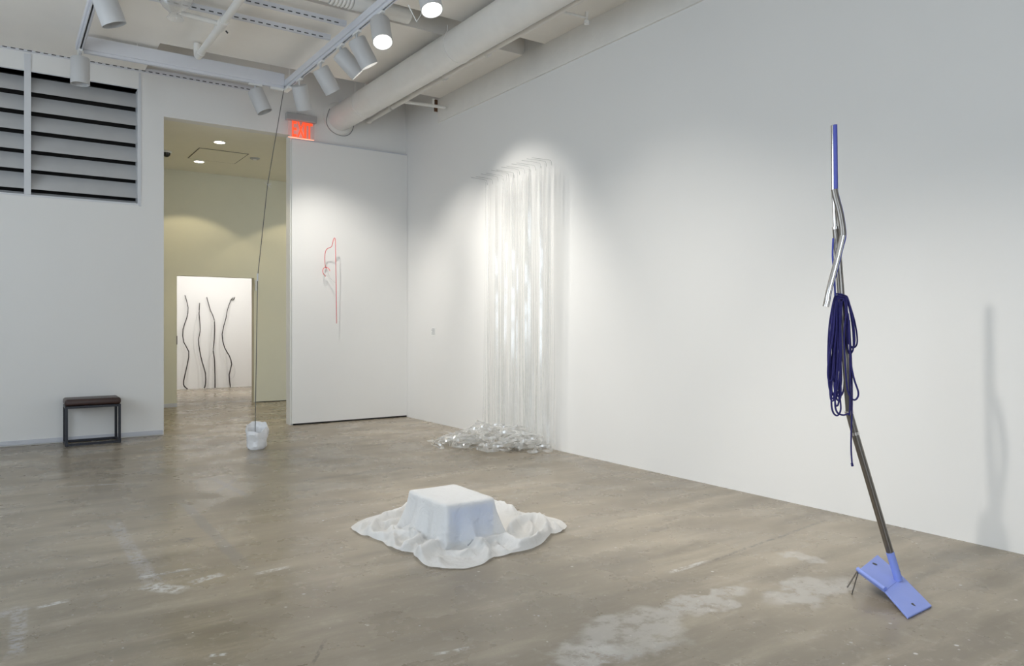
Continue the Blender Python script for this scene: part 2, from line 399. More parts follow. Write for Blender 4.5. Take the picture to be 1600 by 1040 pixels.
# ------------------------------------------------------------------ louvre
lv = thing('louvre_vent', 'large grey slatted louvre vent high in the back wall', 'vent', (0, YB, LZ0))
hh = LZ1 - LZ0
bm = bmesh.new()
box(bm, LX0 - .05, LX1 + .05, wt + .10, wt + .12, -.05, hh + .05)
for d in [(LX0 - .05, LX1 + .05, -.05, -.03), (LX0 - .05, LX1 + .05, hh + .03, hh + .05), (LX0 - .05, LX0 - .03, -.03, hh + .03), (LX1 + .03, LX1 + .05, -.03, hh + .03)]:
    box(bm, d[0], d[1], wt + .001, wt + .10, d[2], d[3])
obj('dark_light_block', bm, 'dark', lv)  # added dark box: stops sky leaking in, keeps the blade gaps dark
bm = bmesh.new()
for d in [(LX0 - .02, LX1, -.02, 0.0), (LX0 - .02, LX1, hh, hh + .01)]: box(bm, d[0], d[1], -.006, wt, d[2], d[3])
box(bm, LX1 - .008, LX1 + .005, -.006, wt, 0, hh)
obj('frame', bm, 'louvreframe', lv)
B('mullion', 'louvreframe', (.213, .277, -.012, .10, 0, hh + .19), lv, bevel=.003)
pitch = 0.2127
for (a, b) in ((LX0, .213), (.277, LX1 - .008)):
    for k in range(7):
        zt = hh - k * pitch - .020           # upper (rear) edge of the blade's face
        zb = hh - (k + 1) * pitch            # lower (front) edge
        bm = bmesh.new()
        z_low = max(zb, .002)
        if zt < .02: continue
        yl = .012 if zb >= 0 else .012 + (0 - zb) / (zt - zb) * .125
        pr = [(yl, z_low), (.137, zt), (.142, zt), (yl + .012, z_low)]
        A = [bm.verts.new((a, y, z)) for y, z in pr]; D = [bm.verts.new((b, y, z)) for y, z in pr]
        for i in range(4): bm.faces.new((A[i], A[(i + 1) % 4], D[(i + 1) % 4], D[i]))
        bm.faces.new(A[::-1]); bm.faces.new(D)
        obj('blade', bm, 'louvre', lv)

# ------------------------------------------------------------------ slotted struts, pipes and duct under the ceiling
def strut(name, label, x0, x1, y, z0, z1, depth, step=.075, group=None):
    t = thing(name, label, 'strut', (x0, y, z0), group)
    B('channel', 'track', (0, x1 - x0, 0, depth, 0, z1 - z0), t)
    bm = bmesh.new(); n = int((x1 - x0) / step)
    for k in range(n):
        x = (k + .5) * step
        box(bm, x - .021, x + .021, -.0015, 0.002, .005, .015)
    o = obj('slots', bm, 'slot', t); o['kind'] = 'stuff'
    return t
strut('slotted_strut', 'slotted metal strut running along the back wall above the louvre', XL, 2.72, YB - .03, 4.285, 4.335, .03, .075)
strut('slotted_strut', 'slotted ceiling strut beside the plastic-wrapped fitting', -1.5, 2.765, 7.28, 4.205, 4.255, .041, .075)
strut('slotted_strut', 'slotted ceiling strut beside the ribbed duct', -1.5, 2.765, 6.86, 4.205, 4.255, .041, .075)

TX, TZ, TYB, TXL = 2.80, 4.10, 8.80, 0.67
def track(name, label, dims, slots, hangers):
    x0, x1, y0, y1, z0, z1 = dims
    t = thing(name, label, 'track', ((x0 + x1) / 2, y1, z0)); ox, oy = (x0 + x1) / 2, y1
    B('housing', 'track', (x0 - ox, x1 - ox, y0 - oy, y1 - oy, .03, z1 - z0), t, bevel=.004)
    bm = bmesh.new()
    if x1 - x0 < y1 - y0:
        for s in (-1, 1): box(bm, min(s * .018, s * .008), max(s * .018, s * .008), y0 - oy, 0, 0, .03)
    else:
        for s in (-1, 1): box(bm, x0 - ox, x1 - ox, (y0 - y1) / 2 + min(s * .018, s * .008), (y0 - y1) / 2 + max(s * .018, s * .008), 0, .03)
    obj('rail', bm, 'track', t)
    bm = bmesh.new()
    for d in slots: box(bm, d[0] - ox, d[1] - ox, d[2] - oy, d[3] - oy, .026, .0295)
    obj('slot', bm, 'slot', t)
    for (hx, hy) in hangers: Tb('hanger_rod', 'pipe', [(hx - ox, hy - oy, z1 - z0), (hx - ox, hy - oy, ZC - z0 + (.45 if hy > 8.64 and hx > 1.4 else 0))], .005, t, 6)
    return t
track('light_track', 'long white lighting track beside the wide duct, carrying a row of spotlights', (TX - .035, TX + .035, -2.5, TYB + .035, TZ, TZ + .10), [(TX - .008, TX + .008, -2.5, TYB - .1)], [(TX, 8.7), (TX, 6.2), (TX, 3), (TX, 0)])
track('light_track', 'white lighting track running parallel to the louvre wall', (TXL + .036, TX - .036, TYB - .035, TYB + .035, TZ, TZ + .17), [(TXL + .1, TX - .25, TYB - .012, TYB + .012)], [(1.2, 8.8), (2.6, 8.8)])
track('light_track', 'white lighting track ending near the louvre mullion', (TXL - .035, TXL + .035, -2.5, TYB + .035, TZ, TZ + .10), [(TXL - .008, TXL + .008, -2.5, TYB - .1)], [(TXL, 8.4), (TXL, 5), (TXL, 1)])
cj = thing('track_connector', 'white L-shaped connector joining two tracks above the exit sign', 'connector', (TX, TYB, TZ))
B('arm', 'white', (-.04, .02, -.16, .03, -.028, -.001), cj, bevel=.004)
B('arm', 'white', (-.20, -.04, -.022, .022, -.028, -.001), cj, bevel=.004)

# big duct
DXc, DZc, DR = 3.80, 4.115, 0.17
du = thing('duct_pipe', 'wide white painted pipe running under the ceiling into the back wall', 'pipe', (DXc, YB, DZc))
bm = bmesh.new(); tube(bm, [(0, 0, 0), (0, -2.4, 0), (0, -2.41, 0), (0, -8.5, 0), (0, YF - YB, 0)], [DR, DR, DR, DR, DR], 32, caps=False); obj('barrel', bm, 'pipe', du, smooth=True)
bm = bmesh.new(); tube(bm, [(0, -.05, 0), (0, -.035, 0), (0, 0, 0)], [DR + .008, DR + .04, DR + .055], 32); obj('collar', bm, 'pipe', du, smooth=True)
pts = [((DR + .02 + .05 * max(0, -math.sin(a))) * math.cos(a), -.07 - .03 * math.sin(3 * a), (DR + .02 + .06 * max(0, -math.sin(a))) * math.sin(a)) for a in [math.pi * (0.85 + 1.3 * k / 24) for k in range(25)]]
Tb('wire_loop', 'wire', pts, .004, du, 6)
for y in (-.85, -3.2):
    bm = bmesh.new(); tube(bm, [(0, y - .012, 0), (0, y + .012, 0)], DR + .006, 32); obj('strap', bm, 'pipe', du, smooth=True)
    Tb('hanger_rod', 'pipe', [(-DR * .7, y, DR * .6), (-DR * .7, y, ZC - DZc + (.0 if y < -1.1 else .45))], .006, du, 6)

# sprinkler pipe
SX, SZ, SR = 4.10, 4.09, 0.030
sp = thing('sprinkler_pipe', 'thin white sprinkler pipe beside the wide duct with side branches', 'pipe', (SX, 9.43, SZ))
Tb('main_pipe', 'pipe', [(0.04, 0, 0), (0, -2.2, 0), (-.02, -5, 0), (-.02, YF - 9.43, 0)], SR, sp)
Tb('end_elbow', 'pipe', smooth_path([(0.04, -.03, 0), (.04, .05, .0), (.03, .10, .08), (.03, .10, .6)]), SR * 1.05, sp)
for y in (-.7, -2.1, -3.0, -5.2): 
    bm = bmesh.new(); tube(bm, [(.01, y - .02, 0), (.01, y + .02, 0)], SR + .012, 14); obj('clamp', bm, 'pipe', sp, smooth=True)
    Tb('hanger_rod', 'wire', [(.01, y, SR), (.01, y, ZC - SZ if y < -.8 else ZT - SZ)], .005, sp, 6)
Tb('branch_pipe', 'pipe', [(0, -1.0, 0), (.42, -1.0, .02), (.64, -1.0, .03)], .02, sp)
Tb('branch_riser', 'pipe', [(.46, -1.0, .02), (.46, -1.0, .11)], .018, sp)
Tb('branch_pipe', 'pipe', [(0, -4.22, 0), (.30, -4.22, .01)], .010, sp)
bm = bmesh.new(); lathe(bm, [(0, -.07), (.025, -.06), (.026, -.03), (.012, -.02), (.014, .05), (.0, .055)], 14, (.30, -4.22, .015)); obj('sprinkler_head', bm, 'pipe', sp, smooth=True)

# conduit on the left
co = thing('conduit', 'white conduit with a tee fitting crossing above the slotted struts', 'pipe', (1.72, 8.30, 4.14))
Tb('main_pipe', 'pipe', [(0, 0, 0), (0, -12, 0)], .034, co)
Tb('end_elbow', 'pipe', smooth_path([(0, -.02, 0), (0, .05, .0), (0, .1, .05), (0, .1, .15)]), .036, co)
Tb('coupling', 'pipe', [(0, -.10, 0), (0, -.05, 0)], .042, co)
Tb('tee', 'pipe', [(0, -1.06, 0), (0, -.86, 0)], .046, co)
Tb('branch_pipe', 'pipe', [(0, -.96, 0), (-.36, -.96, .02)], .024, co)
Tb('bolt', 'slot', [(.05, -.90, -.03), (.07, -.90, -.05)], .008, co, 6)

# ribbed duct crossing over the track
xd = thing('ribbed_duct', 'white duct with ribbed collar crossing above the long track', 'duct', (2.80, 6.50, 4.30))
Tb('left_barrel', 'pipe', [(-1.6, 0, 0), (-.35, 0, 0)], .075, xd, 20)
for k in range(6):
    bm = bmesh.new(); tube(bm, [(-.34 + .035 * k, 0, 0), (-.325 + .035 * k, 0, 0), (-.31 + .035 * k, 0, 0)], [.08, .087, .08], 20); obj('rib', bm, 'pipe', xd, smooth=True)
Tb('right_barrel', 'pipe', [(-.13, 0, 0), (.45, 0, 0)], .085, xd, 20)

# plastic-wrapped fitting
pw = thing('wrapped_fitting', 'crumpled clear plastic bag tied round a ceiling fitting', 'plastic bag', (1.27, 7.10, 4.30))
bm = bmesh.new(); lathe(bm, [(.10, 0), (.155, -.03), (.15, -.10), (.13, -.15), (.09, -.20), (.05, -.235), (.03, -.25), (.045, -.27), (.055, -.30)], 26)
for v in bm.verts:
    d = noise.noise_vector(v.co * 16) * .028 + noise.noise_vector(v.co * 40) * .01
    if v.co.z < -.01: v.co += Vector((d.x, d.y, d.z * .5))
obj('bag', bm, 'wrap', pw, smooth=True)
bm = bmesh.new(); lathe(bm, [(0, -.12), (.05, -.12), (.06, -.05), (.06, 0)], 18); obj('fitting', bm, 'pipe', pw, smooth=True)

# ------------------------------------------------------------------ track spotlights
CR, CL = 0.088, 0.27
def spotlight(label, attach, aim, power, cone=60, blend=.7, lit=True, color=LAMP, big=1.0, along='y', lens_in=.118):
    t = thing('track_spotlight', label, 'spotlight', attach, 'track spotlights')
    d = (Vector(aim) - Vector(attach)).normalized()
    if along == 'y': B('track_adapter', 'white', (-.017, .017, -.075, .075, -.022, .0), t, bevel=.003)
    else: B('track_adapter', 'white', (-.075, .075, -.017, .017, -.022, .0), t, bevel=.003)
    Tb('stem', 'can', [(0, 0, -.02), (0, 0, -.085)], .011, t, 10)
    R = d.to_track_quat('-Z', 'Y').to_matrix().to_4x4()
    top = Vector((0, 0, -.085)) - d * .015
    T = Matrix.Translation(top) @ R
    r, l = CR * big, CL * big
    bm = bmesh.new(); lathe(bm, [(0, 0), (r * .9, 0), (r, -.012), (r, -l), (r - .006, -l), (r - .008, -l + .13), (0, -l + .13)], 28)
    bm.transform(T); obj('can', bm, 'can', t, smooth=True)
    bm = bmesh.new(); lathe(bm, [(0, -l + lens_in), (r - .012, -l + lens_in), (r - .012, -l + lens_in + .006), (0, -l + lens_in + .006)], 28)
    bm.transform(T); obj('lens', bm, 'lens' if lit else 'white', t)
    if lit:
        ld = bpy.data.lights.new('lamp_beam', 'SPOT'); ld.energy = power; ld.color = color
        ld.spot_size = math.radians(cone); ld.spot_blend = blend; ld.shadow_soft_size = .05
        lo = bpy.data.objects.new('lamp_beam', ld); C.objects.link(lo); lo.parent = t
        lo.location = top + d * (l - .03); lo.rotation_euler = d.to_track_quat('-Z', 'Y').to_euler()
    return t
def ty(x, y): return on_z(x, y, TZ).y
Yd, Ye, Yf, Yg, Yh = ty(470, 124), ty(500, 96), ty(528, 70), ty(551, 48), ty(586, 18)
spotlight('white track spotlight hanging just in front of the exit sign', (TX, Yd, TZ), (4.0, 9.6, 1.0), SPOT_WALL * .50, 80, 1.0)
spotlight('white track spotlight next after the one before the exit sign', (TX, Ye, TZ), (4.8, 8.0, 1.3), SPOT_WALL * .46, 70, .9)
spotlight('white track spotlight between two others aimed at the hanging film', (TX, Yf, TZ), (4.8, 6.75, 2.15), SPOT_WALL * .50, 62, .85)
spotlight('white track spotlight aimed at film, beside the one with glowing lens', (TX, Yg, TZ), (4.8, 6.5, 0.6), SPOT_WALL * .38, 66, .9)
spotlight('white track spotlight with glowing lens facing into the room', (TX, Yh, TZ), (2.3, 4.0, .1), SPOT_FLOOR * .9, 58, .9, lens_in=.03)
hl = spotlight('white track spotlight with glowing lens and V-shaped wire bracket', (TX, 5.28, TZ), (2.75, 4.0, .9), SPOT_FLOOR * .5, 70, .9, lens_in=.03)
bm = bmesh.new(); tube(bm, rel([at_d(638, 8, 5.9), at_d(651, 34, 5.9), at_d(663, 14, 5.9)], (TX, 5.28, TZ)), .0045, 6); obj('bracket', bm, 'white', hl)
spotlight('white track spotlight aimed at the blank right wall', (TX, 4.4, TZ), (4.7, 4.6, 0.0), SPOT_WALL * .25, 92, 1.0)
spotlight('white track spotlight aimed at the wall behind the blue-footed pole', (TXL, 3.5, TZ), (4.8, 3.3, 0.05), SPOT_WALL * .52, 60, 1.0)
spotlight('white track spotlight aimed at the wall between film and pole', (TXL, 5.3, TZ), (4.8, 5.2, 0.05), SPOT_WALL * .45, 60, 1.0)
spotlight('white track spotlight tilted down beside the hanging wire', (on_y(399, 133, TYB).x, TYB, TZ), (on_y(399, 133, TYB).x + .42, TYB - .15, TZ - 1), 0, 50, .9, lit=False, along='x')
spotlight('white track spotlight pointing straight down beside the louvre', (TXL, TYB - .05, TZ), (TXL, TYB - .06, 0), 0, 60, .9, lit=False)
spotlight('white track spotlight tilted towards the louvre wall', (TXL, 6.85, TZ), (TXL + .38, 6.9, TZ - 1), 0, 70, 1.0, lit=False, big=1.08)
spotlight('white track spotlight aimed at the pole from the far track', (TXL, 2.3, TZ), (3.9, 2.0, .6), SPOT_WALL * .72, 54, .9)
spotlight('added out-of-frame white spotlight brightening the open floor', (TXL, 4.4, TZ), (1.9, 5.9, 0), SPOT_FLOOR * .18, 84, 1.0)  # unseen lamp added so the floor bounces more light to the ceiling

# ------------------------------------------------------------------ exit sign
ex = thing('exit_sign', 'edge-lit red EXIT sign with grey housing above the panel', 'sign', (3.262, YB, 3.77))
B('housing', 'exitgrey', (-.20, .20, -.085, -.005, .215, .305), ex, bevel=.006)
B('mount_cap', 'exitgrey', (-.06, .06, -.06, -.02, .306, .316), ex)
B('acrylic_plate', 'acrylic', (-.175, .175, -.048, -.042, -.005, .215), ex)
B('glowing_edge', 'exitlamp', (-.172, .172, -.050, -.040, -.012, -.005), ex)
def text_mesh(body, name, mat, parent, size, x, y, z, sx=1.0, ext=.002):
    cu = bpy.data.curves.new(name, 'FONT'); cu.body = body; cu.size = size; cu.align_x = 'CENTER'; cu.extrude = ext; cu.offset = size * .016
    tmp = bpy.data.objects.new(name, cu); C.objects.link(tmp)
    dg = bpy.context.evaluated_depsgraph_get(); me = bpy.data.meshes.new_from_object(tmp.evaluated_get(dg))
    bpy.data.objects.remove(tmp)
    me.materials.clear(); me.materials.append(M[mat])
    o = bpy.data.objects.new(name, me); C.objects.link(o); o.parent = parent
    o.location = (x, y, z); o.rotation_euler = (math.pi / 2, 0, 0); o.scale = (sx, 1, 1); return o
for ch, xc, sx in (('E', -.095, .50), ('X', -.008, .44), ('I', .052, .75), ('T', .108, .50)):
    text_mesh(ch, 'letter', 'exitred', ex, .285, xc, -.0515, .008, sx)
ld = bpy.data.lights.new('sign_glow', 'POINT'); ld.energy = 0.22; ld.color = (1, .12, .05); ld.shadow_soft_size = .06
lo = bpy.data.objects.new('sign_glow', ld); C.objects.link(lo); lo.parent = ex; lo.location = (0, -.10, .09)

# ------------------------------------------------------------------ vestibule fittings
def downlight(label, x, y, power):
    t = thing('downlight', label, 'downlight', (x, y, ZV), 'vestibule downlights')
    bm = bmesh.new(); lathe(bm, [(.085, 0), (.085, -.006), (.07, -.008), (.066, -.002)], 24); obj('trim_ring', bm, 'white', t, smooth=True)
    bm = bmesh.new(); lathe(bm, [(0, -.0055), (.066, -.0055), (.066, -.003), (0, -.003)], 24); obj('lens', bm, 'down', t)
    ld = bpy.data.lights.new('lamp_beam', 'SPOT'); ld.energy = power; ld.color = WARM; ld.spot_size = math.radians(106); ld.spot_blend = .18; ld.shadow_soft_size = .05
    lo = bpy.data.objects.new('lamp_beam', ld); C.objects.link(lo); lo.parent = t; lo.location = (0, 0, -.02)
downlight('round lit downlight by the near edge of the access hatch', 2.46, 10.62, 38)
downlight('round lit downlight close to the inner doorway wall', 2.49, 12.04, 38)
downlight('round lit downlight in vestibule ceiling behind the white panel', 4.25, 12.04, 36)
dc = thing('dome_camera', 'small black dome camera on the vestibule ceiling', 'camera', (1.96, 11.61, ZV))
bm = bmesh.new(); lathe(bm, [(.07, 0), (.07, -.02), (.06, -.025)], 20); obj('mount_ring', bm, 'white', dc, smooth=True)
bm = bmesh.new(); lathe(bm, [(.055, -.02), (.053, -.045), (.04, -.068), (.02, -.08), (0, -.083)], 20); obj('dome', bm, 'glassblack', dc, smooth=True)
sd = thing('smoke_detector', 'flat pale detector on vestibule ceiling near the hatch corner', 'detector', (3.13, 11.34, ZV))
bm = bmesh.new(); lathe(bm, [(.07, 0), (.068, -.012), (.05, -.02), (0, -.02)], 20); obj('body', bm, 'exitgrey', sd, smooth=True)
bm = bmesh.new(); lathe(bm, [(.03, -.02), (.028, -.028), (0, -.03)], 16); obj('cap', bm, 'white', sd, smooth=True)
# far gallery lamps (above the doorway's view)
for i, (x, lab) in enumerate([(2.6, 'gallery lamp above the left-hand branches'), (3.7, 'gallery lamp above the forked branch'), (5.0, 'gallery lamp beyond the doorway edge')]):
    t = thing('gallery_lamp', 'white ' + lab, 'lamp', (x, 14.3, 3.6), 'far gallery lamps')
    bm = bmesh.new(); lathe(bm, [(0, 0), (.06, 0), (.06, -.2), (.05, -.2), (.05, -.16), (0, -.16)], 20); obj('can', bm, 'can', t, smooth=True)
    bm = bmesh.new(); lathe(bm, [(0, -.185), (.045, -.185), (.045, -.18), (0, -.18)], 20); obj('lens', bm, 'lens', t)
    ld = bpy.data.lights.new('lamp_beam', 'SPOT'); ld.energy = 150; ld.color = (1, .98, .95); ld.spot_size = math.radians(120); ld.spot_blend = .8; ld.shadow_soft_size = .05
    lo = bpy.data.objects.new('lamp_beam', ld); C.objects.link(lo); lo.parent = t; lo.location = (0, .02, -.21); lo.rotation_euler = (math.radians(38), 0, 0)

# ------------------------------------------------------------------ branches leaning on the far wall
BR = [([(289, 461), (294, 480), (292, 496), (286, 514), (287, 534), (295, 549), (293, 568), (287, 595), (288, 603), (293, 608)], 'kinked dark branch leaning on far wall next to the doorway jamb'),
      ([(312, 473), (311, 490), (313, 515), (310, 530), (312, 548), (316, 566), (321, 583), (321, 600), (319, 607)], 'slim dark branch leaning on far wall, shortest of the four'),
      ([(323, 464), (329, 485), (335, 500), (335, 530), (333, 547), (335, 560), (336, 590), (336, 606)], 'dark branch with bare slanted tip leaning on far wall'),
      ([(365, 465), (361, 468), (355, 485), (353, 497), (347, 522), (351, 543), (358, 555), (362, 569), (358, 585), (360, 605)], 'dark branch with small forked tip leaning on far wall')]
for i, (pp_, lab) in enumerate(BR):
    n = len(pp_); P3 = []
    for k, (x, y) in enumerate(pp_):
        off = .03 + .12 * (k / (n - 1)) + .02 * math.sin(k * 2.1 + i)
        P3.append(on_y(x, y, YFAR - off))
    P3[-1].z = .012
    base = P3[-1].copy(); base.z = 0
    t = thing('branch', lab, 'branch', base, 'branches on the far wall')
    pth = smooth_path(rel(P3, base), 2)
    Tb('stick', 'branch', pth, [.007 + .006 * (k / len(pth)) for k in range(len(pth))], t, 7)
    if i == 3:
        Tb('twig', 'branch', rel([P3[1], on_y(365, 468.5, YFAR - .04), on_y(367, 464, YFAR - .05)], base), .008, t, 6)
    loops = {1: [(311, 485), (305, 505), (302, 530), (304, 550), (311, 557)], 2: [(335, 500), (331, 520), (333, 545), (325, 563), (322, 585)], 3: [(353, 543), (354, 575), (357, 590), (366, 588), (367, 576), (362, 566)]}
    if i in loops:
        Tb('thread', 'thread', smooth_path(rel([on_y(x, y, YFAR - .09) for x, y in loops[i]], base), 5), .004, t, 5)

# ------------------------------------------------------------------ bench
bx0, bx1, by0, by1, bh = 0.574, 1.108, 9.315, 9.655, 0.432
be = thing('bench', 'small black steel stool with dark brown leather pad under the louvre', 'stool', ((bx0 + bx1) / 2, (by0 + by1) / 2, 0))
w_, d_ = (bx1 - bx0) / 2, (by1 - by0) / 2; tk = .026
for sx in (-1, 1):
    for sy in (-1, 1):
        x, y = sx * (w_ - tk / 2), sy * (d_ - tk / 2)
        B('leg', 'black', (x - tk / 2, x + tk / 2, y - tk / 2, y + tk / 2, 0, bh), be, bevel=.002)
for z in (0.004, bh - tk):
    for sy in (-1, 1):
        y = sy * (d_ - tk / 2); B('rail', 'black', (-w_ + tk, w_ - tk, y - tk / 2, y + tk / 2, z, z + tk), be, bevel=.002)
    for sx in (-1, 1):
        x = sx * (w_ - tk / 2); B('rail', 'black', (x - tk / 2, x + tk / 2, -d_ + tk, d_ - tk, z, z + tk), be, bevel=.002)
o = B('seat_pad', 'leather', (-w_ - .003, w_ + .003, -d_ - .003, d_ + .003, bh, bh + .074), be); bv = o.modifiers.new('b', 'BEVEL'); bv.width = .026; bv.segments = 4
o.data.polygons.foreach_set('use_smooth', [True] * len(o.data.polygons))

# ------------------------------------------------------------------ plaster sack and its wire
sc_ = Vector((2.235, 8.03, 0))
sk = thing('plaster_sack', 'crumpled white plaster sack standing open on the floor under the wire', 'sack', sc_)
bm = bmesh.new(); prof = [(0, .004), (.085, .002), (.104, .03), (.098, .09), (.112, .15), (.118, .20), (.108, .235), (.092, .225), (.084, .16), (.078, .08), (0, .05)]
vd = Vector((sc_.x, sc_.y, 0)).normalized(); lathe(bm, prof, 36)
for v in bm.verts:
    k = max(0, min(1, (v.co.z - .08) / .14)); b = (v.co.x * vd.x + v.co.y * vd.y) / .11
    a = math.atan2(v.co.y, v.co.x)
    v.co.z += k * (.050 * b + .010 * math.sin(5 * a))
    q = noise.noise_vector(v.co * 14) * .016 + noise.noise_vector(v.co * 34) * .007
    if v.co.z > .02: v.co += q
    else: v.co.x += q.x; v.co.y += q.y
    r2 = 1 + .05 * math.cos(3 * a + 1) * k; v.co.x *= r2; v.co.y *= r2
obj('sack', bm, 'plaster', sk, smooth=True)
wi = thing('hanging_wire', 'thin dark wire hanging from the track corner into the plaster sack', 'wire', (TX, TYB, TZ))
dS = 7.90
w0 = Vector((TX - .05, TYB - .04, TZ - .03)); knot = at_d(418, 289, 8.35); sw = at_d(402.5, 433, 8.02); low = Vector((sc_.x - .015, sc_.y - .01, .13))
low = at_d(398.5, 683, 7.87)
o = wi.location
Tb('wire', 'wire', rel([w0, knot, sw, low], o), .0042, wi, 6)
bm = bmesh.new()
for dx, dz in ((-.035, .03), (.04, .03), (.035, -.03), (.04, .01)): tube(bm, rel([knot, knot + Vector((dx, -.01, dz))], o), .003, 5)
obj('knot', bm, 'thread', wi)
Tb('swivel', 'track', rel([sw + Vector((0, 0, .04)), sw + Vector((0, 0, -.04))], o), .009, wi, 8)

# ------------------------------------------------------------------ red wire drawing on the panel
YP = YB - .055
rw_px = [(526, 505, .10), (525.5, 470, .13), (525, 430, .16), (524.5, 395, .18), (524, 376, .18), (522.5, 371.5, .18), (520.5, 376, .17), (518, 385, .15), (512, 388, .12), (508.5, 393, .10), (507.5, 405, .08), (508.5, 417, .04), (510, 418.5, .01)]
P3 = [on_y(x, y, YP - d) for x, y, d in rw_px]
rwb = on_y(510, 418, YP)
rt = thing('wire_sculpture', 'bent thin red wire sculpture mounted on the white panel', 'sculpture', rwb)
Tb('long_wire', 'redwire', smooth_path(rel(P3, rwb), 5), .0042, rt, 7)
P3 = [on_y(x, y, YP - d) for x, y, d in [(515.5, 423, .10), (513, 419, .07), (509.5, 417.5, .02), (506, 418.5, .05), (504.2, 423, .08), (505.5, 428, .09), (508.5, 430.5, .07), (508, 432, .04)]]
Tb('curl', 'redwire', smooth_path(rel(P3, rwb), 5), .004, rt, 7)
Tb('grey_tie', 'thread', rel([on_y(509, 429, YP - .05), on_y(524, 442, YP - .13)], rwb), .004, rt, 5)

# ------------------------------------------------------------------ wall label
lp = on_x(677, 518, XR)
lc = thing('wall_label', 'small white caption card on the wall beside the hanging film', 'label', (XR, lp.y, lp.z))
B('card', 'card', (-.004, 0, -.06, .06, -.055, .055), lc)
bm = bmesh.new()
for k, (wd) in enumerate((.035, .05, .03, .045, .045)): box(bm, -.0048, -.0038, -.045 + .0, -.045 + wd + .04, .036 - .018 * k, .042 - .018 * k)
o = obj('print', bm, 'ink', lc); o['kind'] = 'stuff'

# ------------------------------------------------------------------ hanging film
random.seed(7)
hf = thing('hanging_film', 'curtain of clear film strips pinned to wall and pooling on floor', 'sculpture', (4.5, 6.9, 0))
ho = Vector((4.5, 6.9, 0)); NH = 13
def ribbon(bm, pts, wids, dirs):
    L_ = [bm.verts.new(p - d * w / 2) for p, w, d in zip(pts, wids, dirs)]
    R_ = [bm.verts.new(p + d * w / 2) for p, w, d in zip(pts, wids, dirs)]
    for i in range(len(pts) - 1): bm.faces.new((L_[i], R_[i], R_[i + 1], L_[i + 1]))
for k in range(NH):
    f = k / (NH - 1)
    xl = 736 + (831 - 736) * f; yl = 277.5 + (246 - 277.5) * f + random.uniform(-1.2, 1.2)
    xr_ = 761.5 + (862 - 761.5) * f; yr = yl + 4.2
    a = on_x(xl, yl, XR - .004); off = .07 + .04 * random.random()
    b = on_x(xr_ - 5, yr - .6, XR - off * .8); c = on_x(xr_ - 1, yr + 1.5, XR - off); e = on_x(xr_, yr + 8, XR - off)
    Tb('pin_wire', 'pin', smooth_path(rel([a, b, c, e], ho), 4), .0018, hf, 5)
    for j in range(4):
        top = on_x(xr_ + (j - 1.5) * 2.1, yr + 3 + j, XR - off - .009 * j)
        w = random.uniform(.018, .045); ph = random.uniform(0, 6.3); tw = random.uniform(-.35, .35); sway = random.uniform(-.02, .02); outw = random.uniform(-.05, .03)
        pts, wids, dirs = [], [], []
        n = 26
        for i in range(n + 1):
            s = i / n; z = top.z * (1 - s) + .03 * s
            x = top.x + outw * s * s + .004 * math.sin(7 * s + ph); y = top.y + sway * s + .006 * math.sin(5 * s + ph)
            ang = ph * .3 + tw * 3 * s + .5 * math.sin(3 * s + ph)
            pts.append(Vector((min(x, XR - .012), y, z)) - ho); wids.append(w * (1 if s > .02 else .4)); dirs.append(Vector((math.sin(ang) * .7, math.cos(ang), 0)).normalized())
            if pts[-1].x + .5 * wids[-1] * abs(dirs[-1].x) > XR - ho.x - .006: pts[-1].x = XR - ho.x - .006 - .5 * wids[-1]
        bm = bmesh.new(); ribbon(bm, pts, wids, dirs); obj('film_strip', bm, 'film', hf, smooth=True)
# curls on the floor
bm = bmesh.new()
cen = [(on_z(725, 697), .22), (on_z(775, 702), .26), (on_z(820, 703), .22), (on_z(745, 690), .25), (on_z(795, 698), .25)]
for k in range(240):
    c, sp_ = random.choice(cen)
    p = c + Vector((random.gauss(0, sp_ * .62), random.gauss(0, sp_ * .62), 0)); p.x = min(p.x, XR - .12)
    a = random.uniform(0, 6.3); rad = random.uniform(.05, .16); turn = random.uniform(2, 5.5); tilt = random.uniform(0, 1.0); w = random.uniform(.015, .035)
    near = math.exp(-((p - Vector((4.35, 6.65, 0))).length / .38) ** 2); hmax = .05 + .24 * near
    z0 = random.uniform(.02, .02 + hmax * .8); pts, wids, dirs = [], [], []
    for i in range(13):
        t_ = a + turn * i / 12; q = p + Vector((rad * math.cos(t_), rad * math.sin(t_), 0))
        q.z = max(.012 + w * .4, z0 + math.sin(t_ * 1.3 + a) * rad * .5 * tilt); q.x = min(q.x, XR - .03)
        pts.append(q - ho); wids.append(w)
        dirs.append((Vector((0, 0, 1)) * math.cos(a * 3 + i * .25) + Vector((math.cos(t_), math.sin(t_), 0)) * math.sin(a * 3 + i * .25)).normalized())
    ribbon(bm, pts, wids, dirs)
for v in bm.verts:
    if v.co.z < .002: v.co.z = .002
    if v.co.x > XR - ho.x - .004: v.co.x = XR - ho.x - .004
o = obj('film_curls', bm, 'filmpile', hf, smooth=True); o['kind'] = 'stuff'

